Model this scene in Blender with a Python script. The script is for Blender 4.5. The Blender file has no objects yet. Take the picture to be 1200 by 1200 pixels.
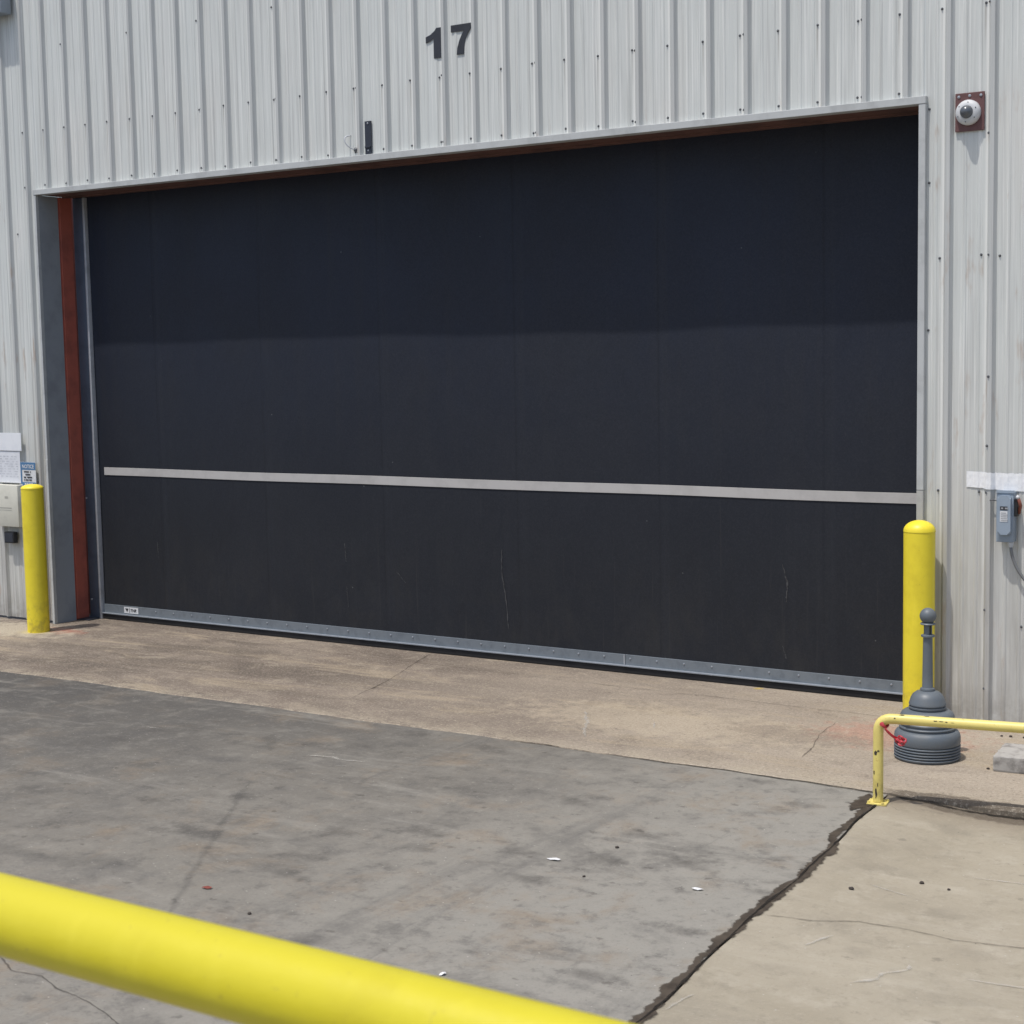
import bpy, bmesh, math, random
from mathutils import Vector, Matrix
random.seed(7)
S = bpy.context.scene
COL = S.collection
PI = math.pi

# ------------------------------------------------------------------ layout constants (metres)
H = 4.365            # opening height
W = 9.106            # opening width
D = 0.467            # depth of the door curtain behind the wall face
RIB = 0.3048         # rib pitch of the wall sheet
RX0 = 0.1694         # centre of the first rib
RH = 0.032           # rib height

# ------------------------------------------------------------------ node helper
class Mat:
    def __init__(s, name):
        s.m = bpy.data.materials.new(name); s.m.use_nodes = True
        s.t = s.m.node_tree; s.b = s.t.nodes['Principled BSDF']
        s._pos = None
    def n(s, typ, **kw):
        nd = s.t.nodes.new(typ)
        for k, v in kw.items(): setattr(nd, k, v)
        return nd
    def link(s, a, b): s.t.links.new(a, b)
    def put(s, sock, v):
        if isinstance(v, bpy.types.NodeSocket): s.link(v, sock)
        elif isinstance(v, (tuple, list)) and len(v) == 3 and sock.type == 'RGBA': sock.default_value = (*v, 1)
        else: sock.default_value = v
    @property
    def pos(s):
        if s._pos is None: s._pos = s.n('ShaderNodeTexCoord').outputs['Object']
        return s._pos
    def math(s, op, a, b=0.0, c=None, clamp=False):
        nd = s.n('ShaderNodeMath', operation=op, use_clamp=clamp)
        s.put(nd.inputs[0], a); s.put(nd.inputs[1], b)
        if c is not None: s.put(nd.inputs[2], c)
        return nd.outputs[0]
    def xyz(s, v=None):
        nd = s.n('ShaderNodeSeparateXYZ'); s.link(v or s.pos, nd.inputs[0]); return nd.outputs
    def mapping(s, scale=(1, 1, 1), rot=(0, 0, 0), loc=(0, 0, 0), v=None):
        nd = s.n('ShaderNodeMapping'); s.link(v or s.pos, nd.inputs[0])
        nd.inputs['Scale'].default_value = scale; nd.inputs['Rotation'].default_value = rot
        nd.inputs['Location'].default_value = loc
        return nd.outputs[0]
    def noise(s, scale, detail=4, rough=.55, dist=0.0, v=None):
        nd = s.n('ShaderNodeTexNoise'); s.link(v or s.pos, nd.inputs['Vector'])
        nd.inputs['Scale'].default_value = scale; nd.inputs['Detail'].default_value = detail
        nd.inputs['Roughness'].default_value = rough; nd.inputs['Distortion'].default_value = dist
        return nd.outputs[0]
    def voro(s, scale, v=None, feature='F1', rnd=1.0):
        nd = s.n('ShaderNodeTexVoronoi', feature=feature); s.link(v or s.pos, nd.inputs['Vector'])
        nd.inputs['Scale'].default_value = scale; nd.inputs['Randomness'].default_value = rnd
        return nd.outputs
    def ss(s, x, a, b, lo=0.0, hi=1.0):
        nd = s.n('ShaderNodeMapRange', interpolation_type='SMOOTHSTEP')
        s.put(nd.inputs[0], x); nd.inputs[1].default_value = a; nd.inputs[2].default_value = b
        nd.inputs[3].default_value = lo; nd.inputs[4].default_value = hi
        return nd.outputs[0]
    def mix(s, f, a, b, blend='MIX'):
        nd = s.n('ShaderNodeMix', data_type='RGBA', blend_type=blend)
        s.put(nd.inputs[0], f); s.put(nd.inputs[6], a); s.put(nd.inputs[7], b)
        return nd.outputs[2]
    def mul(s, a, b): return s.math('MULTIPLY', a, b)
    def spot(s, c, r, stretch=(1, 1), jag=.5, nscale=6.0):
        """soft irregular patch around a point of the ground"""
        x, y, z = s.xyz()
        dx = s.math('DIVIDE', s.math('SUBTRACT', x, c[0]), r*stretch[0])
        dy = s.math('DIVIDE', s.math('SUBTRACT', y, c[1]), r*stretch[1])
        d = s.math('SQRT', s.math('ADD', s.mul(dx, dx), s.mul(dy, dy)))
        d = s.math('ADD', d, s.mul(s.math('SUBTRACT', s.noise(nscale, 6, .65), .5), jag*4))
        return s.ss(d, 1.0, .35)
    def bump(s, h, strength=.2, dist=.01, prev=None):
        nd = s.n('ShaderNodeBump'); nd.inputs['Strength'].default_value = strength
        nd.inputs['Distance'].default_value = dist; s.link(h, nd.inputs['Height'])
        if prev is not None: s.link(prev, nd.inputs['Normal'])
        return nd.outputs[0]
    def out(s, color=None, rough=None, metal=None, spec=None, normal=None):
        i = s.b.inputs
        if color is not None: s.put(i['Base Color'], color)
        if rough is not None: s.put(i['Roughness'], rough)
        if metal is not None: s.put(i['Metallic'], metal)
        if spec is not None: s.put(i['Specular IOR Level'], spec)
        if normal is not None: s.link(normal, i['Normal'])
        return s.m

def worn(name, col, rough=.5, metal=0.0, dirt=.25, scale=6, fine=90, bump=.05, spec=.5, dirtcol=None):
    """a painted or plain surface with uneven tone, grime and a slightly uneven skin"""
    m = Mat(name)
    a = m.noise(scale, 6, .6); b = m.noise(fine, 3)
    dc = dirtcol or tuple(c*.45 for c in col)
    f = m.mul(m.ss(a, .42, .72), dirt)
    c = m.mix(f, col, dc)
    c = m.mix(m.mul(m.ss(b, .55, .75), dirt*.5), c, tuple(min(1, x*1.15) for x in col))
    r = m.ss(a, .3, .7, rough-.08, min(1, rough+.12))
    return m.out(c, r, metal, spec, m.bump(m.noise(fine*.5, 3), bump, .004))

# ------------------------------------------------------------------ materials
def mat_siding():
    m = Mat('siding_paint')
    x, y, z = m.xyz()
    base = (.622, .645, .622)
    pan = m.math('FLOOR', m.math('DIVIDE', m.math('SUBTRACT', x, RX0 + RIB), RIB*3))
    wn = m.n('ShaderNodeTexWhiteNoise', noise_dimensions='1D'); m.link(pan, wn.inputs['W'])
    c = m.mix(m.mul(wn.outputs[0], .35), base, (.59, .598, .57))
    pink = m.ss(m.noise(.9, 3, v=m.mapping((2.2, 1, .6))), .5, .75)
    c = m.mix(m.mul(pink, .35), c, (.645, .605, .56))
    st = m.noise(1.0, 5, .6, v=m.mapping((34, 34, .55)))
    c = m.mix(m.ss(st, .46, .72, 0, .62), c, (.43, .435, .42))
    st2 = m.noise(1.0, 3, .5, v=m.mapping((70, 70, .9), loc=(3, 1, 2)))
    c = m.mix(m.ss(st2, .5, .70, 0, .6), c, (.80, .805, .775))
    st3 = m.noise(1.0, 6, .7, v=m.mapping((110, 110, 2.2), loc=(8, 4, 2))); c = m.mix(m.ss(st3, .54, .70, 0, .5), c, (.42, .425, .415))
    # darker band along each rib
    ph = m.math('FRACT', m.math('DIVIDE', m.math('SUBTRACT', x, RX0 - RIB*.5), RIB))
    d = m.math('ABSOLUTE', m.math('SUBTRACT', ph, .5))
    c = m.mix(m.ss(d, .13, .06, 0, .55), c, (.40, .408, .405))
    c = m.mix(m.mul(m.ss(z, 3.2, .6), .35), c, (.52, .50, .465))
    c = m.mix(m.mul(m.ss(ph, .30, .37), m.ss(ph, .385, .375)), c, (.76, .765, .735))  # sunlit edge painted in: brighter strip left of each rib
    for zr in (5.0, 3.3, 1.66):
        dz = m.math('SUBTRACT', zr, z); dr = m.mul(m.mul(m.ss(dz, .0, .01), m.ss(dz, .34, .03)), m.ss(m.math('ABSOLUTE', m.math('SUBTRACT', ph, .303)), .030, .008))
        c = m.mix(m.mul(dr, m.ss(st, .35, .6, .1, .55)), c, (.30, .275, .245))
    # grime near the ground and beside the opening
    gz = m.mul(m.ss(z, 2.6, 0.0), m.ss(m.noise(1.0, 6, .65, v=m.mapping((16, 16, 1.1), loc=(7, 0, 1))), .28, .75))
    c = m.mix(m.mul(gz, .62), c, (.26, .245, .225))
    lx = m.mul(m.ss(x, -.35, -.02), m.ss(z, 3.4, 1.2)); lx = m.mul(lx, m.ss(x, .2, .1))
    c = m.mix(m.mul(m.mul(lx, m.ss(st, .35, .6)), .75), c, (.24, .21, .18))
    lowz = m.ss(z, .35, .02, 0, .5)
    c = m.mix(m.mul(lowz, m.ss(m.noise(7, 6, .65), .3, .6)), c, (.20, .18, .155))
    # rust bleed above the header trim
    rz = m.mul(m.ss(z, 4.62, 4.42), m.ss(m.noise(1.0, 4, .6, v=m.mapping((9, 9, 2), loc=(11.2, 0, 0))), .58, .75))
    c = m.mix(m.mul(rz, .5), c, (.36, .22, .13))
    n = m.bump(m.noise(1.0, 2, v=m.mapping((3, 3, .8))), .5, .03)
    n = m.bump(m.noise(60, 3), .04, .003, n)
    return m.out(c, m.ss(st, .3, .7, .45, .62), 0, .4, n)

def mat_apron():
    m = Mat('apron_concrete')
    x, y, z = m.xyz()
    n1 = m.noise(.55, 8, .66, .4); n2 = m.noise(2.4, 9, .72, .2); n3 = m.noise(9, 8, .75)
    c = m.mix(m.ss(n1, .36, .62), (.160, .130, .106), (.222, .185, .150))
    c = m.mix(m.ss(m.math('ADD', x, m.mul(m.math('SUBTRACT', n1, .5), 5)), 4.6, 9.6, 0, .9), c, (.385, .330, .262))
    c = m.mix(m.ss(n2, .48, .70, 0, .6), c, (.33, .278, .21))
    c = m.mix(m.ss(n3, .50, .70, 0, .45), c, (.37, .32, .25))
    c = m.mix(m.ss(n3, .46, .30, 0, .55), c, (.125, .10, .08))
    # tyre sweeps curving through the door
    s1 = m.noise(1.0, 8, .66, .8, v=m.mapping((.55, 2.2, 1), (0, 0, math.radians(30))))
    left = m.ss(x, 7.5, 3.0)
    c = m.mix(m.mul(m.ss(s1, .42, .62), m.math('MULTIPLY_ADD', left, .60, .12)), c, (.100, .083, .069))
    s2 = m.noise(1.0, 8, .68, .6, v=m.mapping((.6, 2.8, 1), (0, 0, math.radians(38)), (4, 2, 0)))
    c = m.mix(m.ss(s2, .53, .66, 0, .72), c, (.345, .285, .205))
    s3 = m.noise(1.0, 8, .72, .5, v=m.mapping((1.1, 1.7, 1), (0, 0, math.radians(-12)), (1, 6, 0)))
    c = m.mix(m.ss(s3, .54, .70, 0, .55), c, (.135, .108, .085))
    s4 = m.noise(1.0, 8, .74, .5, v=m.mapping((3.0, 3.8, 1), (0, 0, math.radians(30)), (5, 1, 0)))
    c = m.mix(m.ss(s4, .53, .68, 0, .45), c, (.40, .345, .265))
    # paler worn edge
    ed = m.mul(m.ss(y, -1.72, -1.98), m.ss(m.noise(5, 7, .75), .38, .6))
    c = m.mix(m.mul(ed, .6), c, (.38, .33, .25))
    # red primer overspray, pale mortar, by the jambs
    c = m.mix(m.mul(m.spot((.30, -.30), .42, (1.2, .45), .34, 9), .75), c, (.36, .125, .085))
    c = m.mix(m.mul(m.spot((9.15, -.62), .55, (1.3, .9), .5, 9), .5), c, (.42, .20, .145))
    c = m.mix(m.mul(m.spot((-.2, -.45), .9, (1.2, .5), .5, 7), .75), c, (.47, .415, .32))
    c = m.mix(m.mul(m.spot((7.6, -1.0), 1.0, (1.6, .6), .6, 7), .5), c, (.46, .39, .29))
    c = m.mix(m.mul(m.spot((8.6, -.9), .7, (1.2, .4), .6, 10), .45), c, (.19, .155, .125))
    c = m.mix(m.mul(m.spot((7.679, .40), .05, (1, 1), .3, 20), .7), c, (.50, .36, .05))
    # damp soil by the broken edge right of the rail post
    dn = m.math('ADD', y, m.mul(m.math('SUBTRACT', m.noise(6, 7, .7), .5), .20))
    c = m.mix(m.mul(m.mul(m.ss(dn, -1.89, -1.93), m.ss(x, 9.5, 9.7)), .8), c, (.105, .085, .064))
    # grit
    c = m.mix(m.mul(m.spot((.195, -.46), .17, (1.3, 1), .35, 14), .55), c, (.50, .42, .16))
    g = m.noise(40, 6, .85); c = m.mix(m.ss(g, .51, .64, 0, .62), c, (.52, .455, .37))
    g2 = m.noise(52, 6, .85, v=m.mapping(loc=(5, 5, 5))); c = m.mix(m.ss(g2, .51, .64, 0, .66), c, (.10, .083, .066))
    v = m.voro(24); c = m.mix(m.ss(v[0], .13, .05, 0, .6), c, (.52, .47, .40))
    v2 = m.voro(7, v=m.mapping((1, 1.3, 1), loc=(3, 1, 0))); c = m.mix(m.ss(v2[0], .07, .03, 0, .7), c, (.07, .055, .045))
    h = m.math('ADD', m.mul(g, .9), m.mul(n3, .7))
    return m.out(c, .9, 0, .25, m.bump(h, .5, .010))

def mat_lot(name, light):
    m = Mat(name)
    x, y, z = m.xyz()
    n1 = m.noise(.42, 8, .64, .5); n2 = m.noise(1.7, 9, .70, .3); n3 = m.noise(4.2, 9, .68)
    n4 = m.noise(12, 8, .72, v=m.mapping(loc=(3, 2, 1)))
    if light:
        c = m.mix(m.ss(n1, .35, .65), (.300, .264, .198), (.355, .316, .245))
        c = m.mix(m.ss(n2, .50, .72, 0, .5), c, (.250, .222, .172))
        c = m.mix(m.ss(n3, .50, .68, 0, .5), c, (.42, .38, .305))
        c = m.mix(m.ss(n4, .48, .32, 0, .45), c, (.225, .198, .152))
        c = m.mix(m.ss(m.noise(1.1, 9, .72, .6, v=m.mapping((1, 1.6, 1), loc=(6, 3, 0))), .50, .66, 0, .45), c, (.235, .21, .165))
        c = m.mix(m.mul(m.ss(y, -2.5, -2.0), m.ss(n3, .3, .6, .3, 1)), c, (.215, .180, .135))
        wy = m.math('ADD', y, m.mul(m.math('SUBTRACT', m.noise(4.5, 7, .68), .5), .22))
        c = m.mix(m.mul(m.ss(wy, -2.17, -2.12), m.ss(x, 9.7, 9.95, .55, .85)), c, (.100, .080, .060))
    else:
        t = m.math('ADD', m.mul(x, .085), m.mul(y, -.075))
        t = m.math('ADD', t, m.mul(m.math('SUBTRACT', n1, .5), .8))
        c = m.mix(m.ss(t, .30, 1.15), (.078, .074, .069), (.205, .190, .162))
        c = m.mix(m.ss(m.math('ADD', x, m.mul(m.math('SUBTRACT', n2, .5), 3)), 6.6, 9.6, 0, .78), c, (.285, .272, .240))
        c = m.mix(m.mul(m.ss(n2, .50, .70), m.ss(x, 3, 6.5, .25, .7)), c, (.225, .178, .128))
        c = m.mix(m.ss(n2, .46, .30, 0, .5), c, (.108, .104, .098))
        c = m.mix(m.ss(n3, .50, .70, 0, .4), c, (.27, .255, .22))
        c = m.mix(m.ss(n3, .48, .32, 0, .5), c, (.095, .090, .083))
        c = m.mix(m.ss(n4, .47, .32, 0, .42), c, (.085, .08, .074))
        c = m.mix(m.ss(n4, .54, .70, 0, .3), c, (.30, .285, .25))
        lines = m.noise(1, 7, .75, 1.0, v=m.mapping((9, .5, 1), (0, 0, math.radians(-33)))); c = m.mix(m.ss(lines, .60, .74, 0, .5), c, (.09, .087, .082))
    # scuffed tyre lines running towards the door
    s1 = m.noise(1.0, 8, .7, .6, v=m.mapping((2.6, .22, 1), (0, 0, math.radians(-9))))
    c = m.mix(m.ss(s1, .52, .72, 0, .42 if not light else .18), c, (.095, .092, .088) if not light else (.22, .195, .15))
    s2 = m.noise(1.0, 9, .74, .6, v=m.mapping((.5, 3.0, 1), (0, 0, math.radians(14)), (3, 8, 0)))
    c = m.mix(m.ss(s2, .52, .70, 0, .5), c, (.285, .27, .235) if not light else (.41, .37, .295))
    s3 = m.noise(1.0, 9, .76, .5, v=m.mapping((1.0, 1.9, 1), (0, 0, math.radians(-4)), (9, 1, 0)))
    c = m.mix(m.ss(s3, .52, .68, 0, .55 if not light else .22), c, (.098, .092, .083) if not light else (.22, .19, .145))
    s4 = m.noise(1.0, 8, .76, .6, v=m.mapping((3.2, 5.0, 1), (0, 0, math.radians(6)), (2, 5, 0)))
    c = m.mix(m.ss(s4, .56, .72, 0, .4 if not light else .25), c, (.088, .084, .078) if not light else (.21, .185, .14))
    # blotches and drips
    v = m.voro(1.6, v=m.mapping((1, 2.0, 1))); bl = m.math('ADD', v[0], m.mul(m.math('SUBTRACT', n3, .5), 1.1))
    c = m.mix(m.ss(bl, .34, .02, 0, .50 if not light else .18), c, (.075, .069, .062))
    v2 = m.voro(4.5, v=m.mapping((1, 1.5, 1), loc=(2, 3, 0))); b2 = m.math('ADD', v2[0], m.mul(m.math('SUBTRACT', m.noise(14, 6, .75), .5), .9))
    c = m.mix(m.ss(b2, .12, .02, 0, .5 if not light else .3), c, (.07, .061, .053))
    # grit, pale flecks
    g = m.noise(42, 7, .85); c = m.mix(m.ss(g, .53, .67, 0, .40), c, (.33, .31, .27) if not light else (.43, .39, .315))
    g2 = m.noise(56, 7, .85, v=m.mapping(loc=(4, 9, 1))); c = m.mix(m.ss(g2, .53, .67, 0, .42 if not light else .38), c, (.075, .071, .066) if not light else (.18, .158, .12))
    v3 = m.voro(10, v=m.mapping((1, 1.6, 1), loc=(1, 7, 0))); c = m.mix(m.ss(v3[0], .060, .03, 0, .8), c, (.50, .48, .43))
    v4 = m.voro(7, v=m.mapping((1.5, 1, 1), loc=(8, 2, 0))); c = m.mix(m.ss(v4[0], .04, .025, 0, .7), c, (.05, .045, .04))
    h = m.math('ADD', m.mul(g, .8), m.mul(n3, .8))
    return m.out(c, m.ss(n2, .3, .7, .74, .92), 0, .3, m.bump(h, .35, .008))

def decal(name, col, soft, jag, nscale, alpha=1.0, col2=None, rough=.85):
    """a stain whose edge is eaten away by noise; uv.x runs -1..1 across it"""
    m = Mat(name)
    uv = m.n('ShaderNodeUVMap').outputs[0]; u = m.xyz(uv)[0]
    a = m.math('SUBTRACT', 1.0, m.math('ABSOLUTE', u))
    nn = m.noise(nscale, 8, .72)
    a = m.math('ADD', a, m.mul(m.math('SUBTRACT', nn, .5), jag))
    a = m.mul(m.ss(a, .5-soft, .5+soft), alpha)
    c = m.mix(m.ss(m.noise(nscale*.6, 7, .7, v=m.mapping(loc=(3, 1, 4))), .4, .64), col, col2 or tuple(k*.5 for k in col))
    m.put(m.b.inputs['Alpha'], a)
    return m.out(c, rough, 0, .3)

def mat_curtain():
    m = Mat('curtain_rubber')
    x, y, z = m.xyz()
    n1 = m.noise(.8, 6, .62); st = m.noise(1, 6, .65, v=m.mapping((7, 1, .35)))
    c = m.mix(m.ss(z, 3.6, .6), (.0135, .0185, .0345), (.0140, .0160, .0215))  # fill light painted in: colour lifted and bluer higher up, softening the header's shadow
    c = m.mix(m.ss(n1, .40, .7, 0, .5), c, (.0190, .0215, .0285))
    c = m.mix(m.ss(st, .48, .75, 0, .35), c, (.0215, .0235, .0300))
    dust = m.mul(m.ss(z, 1.3, .1), m.ss(m.noise(1, 7, .68, v=m.mapping((3, 1, 1.6), loc=(3, 0, 2))), .40, .72))
    c = m.mix(m.mul(dust, .40), c, (.040, .038, .035))
    sm = None
    for sx in (1.07, 2.49, 3.92, 5.38, 6.77, 8.20):
        dd = m.math('ABSOLUTE', m.math('SUBTRACT', m.math('ADD', x, m.mul(m.math('SUBTRACT', n1, .5), .03)), sx))
        k = m.ss(dd, .018, .002); k2 = m.ss(m.math('ABSOLUTE', m.math('SUBTRACT', x, sx+.06)), .05, .005)
        c = m.mix(m.mul(k, m.ss(n1, .3, .6, .08, .30)), c, (.006, .007, .011))
        c = m.mix(m.mul(k2, .16), c, (.030, .033, .042))
    gr = m.noise(1, 4, .8, v=m.mapping((90, 1, 90))); c = m.mix(m.ss(gr, .50, .70, 0, .45), c, (.034, .036, .044))
    c = m.mix(m.ss(gr, .50, .32, 0, .45), c, (.006, .007, .010))
    run = m.noise(1, 6, .7, v=m.mapping((24, 1, .5), loc=(1, 0, 6))); c = m.mix(m.mul(m.ss(run, .58, .75), m.ss(z, 2.2, .2)), c, (.034, .034, .036))
    fl = m.voro(3.0, v=m.mapping((1, 1, 1), loc=(2.3, 0, 5)))
    c = m.mix(m.ss(fl[0], .026, .014, 0, .45), c, (.18, .18, .18))
    return m.out(c, m.ss(n1, .3, .7, .56, .68), 0, .32, m.bump(m.noise(180, 3, .6), .18, .002, m.bump(m.noise(1, 4, .55, .3, v=m.mapping((1.6, 1, .7))), .5, .05)))

def mat_yellow(name, col, chips=0.0, chipscale=16, low=None, dirt=.22):
    m = Mat(name)
    a = m.noise(5, 6, .6); b = m.noise(1, 5, .6, v=m.mapping((18, 18, 2)))
    c = m.mix(m.ss(a, .45, .75, 0, dirt), col, tuple(k*q for k, q in zip(col, (.62, .55, .5))))
    c = m.mix(m.ss(b, .52, .75, 0, dirt), c, tuple(min(1, k*1.12+.02) for k in col))
    x, y, z = m.xyz()
    sc = m.noise(1, 6, .75, 1.2, v=m.mapping((26, 26, 5)))
    c = m.mix(m.ss(sc, .64, .72, 0, .38), c, (.24, .19, .06))
    pk = m.noise(75, 3, .6); c = m.mix(m.ss(pk, .66, .74, 0, .35), c, (.30, .23, .05))
    if low is not None:
        g = m.mul(m.ss(z, .5, 0), m.ss(m.noise(9, 6, .7), .42, .68))
        c = m.mix(m.mul(g, low), c, (.22, .16, .06))
    rgh = .42
    if chips:
        ch = m.noise(chipscale, 5, .62, .2); f = m.ss(ch, chips, chips+.02)
        c = m.mix(f, c, (.035, .018, .012))
        ring = m.mul(m.ss(ch, chips-.035, chips), m.math('SUBTRACT', 1.0, f))
        c = m.mix(m.mul(ring, .55), c, (.35, .17, .04))
        rgh = m.math('MULTIPLY_ADD', f, .4, .42)
    return m.out(c, rgh, 0, .45, m.bump(m.noise(30, 4, .6), .22, .004))

M = {}
M['siding'] = mat_siding()
M['apron'] = mat_apron()
M['lot_dark'] = mat_lot('lot_concrete_grey', False)
M['lot_light'] = mat_lot('lot_concrete_tan', True)
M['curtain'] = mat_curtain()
M['yellow'] = mat_yellow('bollard_yellow', (.84, .69, .040), low=.55, dirt=.34)
M['yellow_rail'] = mat_yellow('barrier_yellow', (.59, .515, .020), dirt=.30)
M['yellow_old'] = mat_yellow('old_yellow', (.74, .62, .19), chips=.70, chipscale=13, low=.5)
M['ground'] = worn('ground_far', (.19, .18, .165), .9, dirt=.5, scale=1.2, fine=40)
M['crack'] = decal('wet_dirt', (.078, .062, .046), .16, 1.55, 11, .94, (.040, .031, .023), .75)
M['crackdeep'] = decal('crack_gap', (.022, .018, .014), .30, 2.4, 7, .8)
M['tyre'] = decal('tyre_scuff', (.085, .083, .082),   .5, 3.0, 9, .17, (.11, .106, .1))
M['joint'] = decal('joint_dust', (.060, .048, .038), .40, 2.4, 8, .45)
M['scratch'] = decal('pale_scratch', (.55, .53, .48), .48, 3.2, 18, .45, (.42, .40, .35))
M['stripe'] = worn('stripe_vinyl', (.47, .455, .44), .6, dirt=.25, scale=5)
M['bar'] = worn('bar_steel', (.21, .24, .27), .45, .35, dirt=.4, scale=9)
M['barlight'] = worn('bar_flange', (.34, .375, .42), .42, .4, dirt=.35, scale=9)
M['rubber'] = worn('seal_rubber', (.010, .010, .012), .7)
M['galv'] = worn('galvanised_edge', (.50, .52, .55), .42, .3, dirt=.45, scale=7)
M['guide'] = worn('guide_steel', (.085, .108, .150), .48, .25, dirt=.5, scale=4)
M['jamb'] = worn('jamb_grey', (.300, .325, .350), .55, dirt=.5, scale=3.5, dirtcol=(.18, .195, .21))
M['red'] = worn('red_primer', (.40, .105, .070), .6, dirt=.6, scale=4, dirtcol=(.17, .055, .045))
M['brown'] = worn('brown_primer', (.15, .072, .055), .65, dirt=.7, scale=3, dirtcol=(.05, .03, .028))
M['trim'] = worn('trim_paint', (.50, .515, .51), .5, dirt=.35, scale=5)
M['trimlow'] = worn('trim_paint_lower', (.42, .42, .41), .55, dirt=.4, scale=7)
M['screw'] = worn('screw_steel', (.12, .125, .135), .45, .4, dirt=.4, scale=60)
M['zinc'] = worn('zinc_bolt', (.40, .42, .45), .35, .5, dirt=.3, scale=60)
M['digit'] = worn('digit_black', (.028, .032, .042), .6, dirt=.3, scale=9)
M['blackmetal'] = worn('black_metal', (.034, .040, .055), .5, .2, dirt=.3, scale=9)
M['plate'] = worn('plate_maroon', (.135, .062, .060), .6, dirt=.3, scale=12)
M['white'] = worn('white_plastic', (.60, .61, .62), .4, dirt=.2, scale=14)
M['sheet'] = worn('white_sheet', (.80, .82, .85), .5, dirt=.22, scale=6, dirtcol=(.5, .54, .6))
M['film'] = worn('white_film', (.88, .885, .89), .40, dirt=.45, scale=22, fine=60, bump=.5, dirtcol=(.66, .67, .69))
M['cream'] = worn('cream_box', (.63, .62, .54), .5, dirt=.2, scale=7)
M['dark'] = worn('dark_plastic', (.018, .019, .021), .5)
M['boxgrey'] = worn('switch_grey', (.245, .300, .365), .42, dirt=.22, scale=10)
M['boxcover'] = worn('switch_cover', (.285, .345, .415), .4, dirt=.18, scale=10)
M['cablegrey'] = worn('cable_grey', (.17, .175, .18), .5)
M['handle'] = worn('handle_red', (.22, .07, .045), .5)
M['paper'] = worn('label_paper', (.68, .69, .70), .7, dirt=.15, scale=30)
M['ink'] = worn('label_ink', (.03, .03, .035), .7)
M['midink'] = worn('faded_ink', (.30, .31, .33), .7)
M['blue'] = worn('sign_blue', (.075, .19, .36), .5, dirt=.2, scale=20)
M['navy'] = worn('sign_navy', (.03, .07, .19), .5, dirt=.2, scale=20)
M['urn'] = worn('urn_plastic', (.115, .135, .155), .45, dirt=.6, scale=9, fine=120, bump=.08, dirtcol=(.13, .14, .145))
M['ribbon'] = worn('red_ribbon', (.52, .05, .065), .45, dirt=.4, scale=30)
M['block'] = worn('block_concrete', (.37, .355, .33), .92, dirt=.85, scale=13, fine=60, bump=.5, dirtcol=(.15, .14, .13))
M['fixture'] = worn('fixture_grey', (.27, .31, .355), .45, .1, dirt=.25)
M['lens'] = worn('fixture_lens', (.62, .67, .74), .2, dirt=.15)
M['scrap'] = worn('paper_scrap', (.72, .72, .72), .8, dirt=.2, scale=40)
M['leaf'] = worn('dry_leaf', (.20, .045, .03), .8)
M['pebble'] = worn('dark_pebble', (.045, .036, .030), .8)
M['scuff'] = worn('scuff', (.060, .060, .063), .8, dirt=.8, scale=30, dirtcol=(.02, .02, .022))
def mat_dome():
    m = Mat('smoked_dome'); return m.out((.11, .12, .135), .20, .2, .6)
M['dome'] = mat_dome()

# ------------------------------------------------------------------ mesh helpers
def new_obj(name, bm, mat, parent=None, smooth=False, kind=None):
    me = bpy.data.meshes.new(name)
    bmesh.ops.recalc_face_normals(bm, faces=bm.faces[:])
    bm.to_mesh(me); bm.free()
    for p in me.polygons: p.use_smooth = smooth
    mats = mat if isinstance(mat, list) else [mat]
    for k in mats: me.materials.append(k)
    o = bpy.data.objects.new(name, me); COL.objects.link(o)
    if parent is not None: o.parent = parent
    if kind: o['kind'] = kind
    return o

def sheet_obj(name, bm, mat, parent=None, up=None, kind=None, smooth=False):
    """an open sheet; normals turned towards `up`"""
    me = bpy.data.meshes.new(name)
    if up is not None:
        bm.normal_update()
        for f in bm.faces:
            if f.normal.dot(Vector(up)) < 0: f.normal_flip()
    bm.to_mesh(me); bm.free()
    for p in me.polygons: p.use_smooth = smooth
    me.materials.append(mat)
    o = bpy.data.objects.new(name, me); COL.objects.link(o)
    if parent is not None: o.parent = parent
    if kind: o['kind'] = kind
    return o

def root(name, loc, label, cat, group=None):
    o = bpy.data.objects.new(name, None); COL.objects.link(o)
    o.location = loc; o.empty_display_size = .1
    o['label'] = label; o['category'] = cat
    if group: o['group'] = group
    return o
def tag(o, label, cat, group=None):
    o['label'] = label; o['category'] = cat
    if group: o['group'] = group
    return o

def box(bm, x0, x1, y0, y1, z0, z1, bev=0.0, mi=0):
    vs = [bm.verts.new(v) for v in ((x0,y0,z0),(x1,y0,z0),(x1,y1,z0),(x0,y1,z0),(x0,y0,z1),(x1,y0,z1),(x1,y1,z1),(x0,y1,z1))]
    fs = [bm.faces.new([vs[i] for i in q]) for q in ((3,2,1,0),(4,5,6,7),(0,1,5,4),(1,2,6,5),(2,3,7,6),(3,0,4,7))]
    for f in fs: f.material_index = mi
    if bev:
        es = list({e for f in fs for e in f.edges})
        bmesh.ops.bevel(bm, geom=es, offset=bev, segments=2, profile=.5, affect='EDGES')
def prism(bm, pts, y0, y1):
    """polygon in x,z pushed through y"""
    a = [bm.verts.new((p[0], y0, p[1])) for p in pts]; b = [bm.verts.new((p[0], y1, p[1])) for p in pts]
    n = len(pts)
    bm.faces.new(a); bm.faces.new(b[::-1])
    for i in range(n): bm.faces.new((a[i], a[(i+1) % n], b[(i+1) % n], b[i]))
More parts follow.
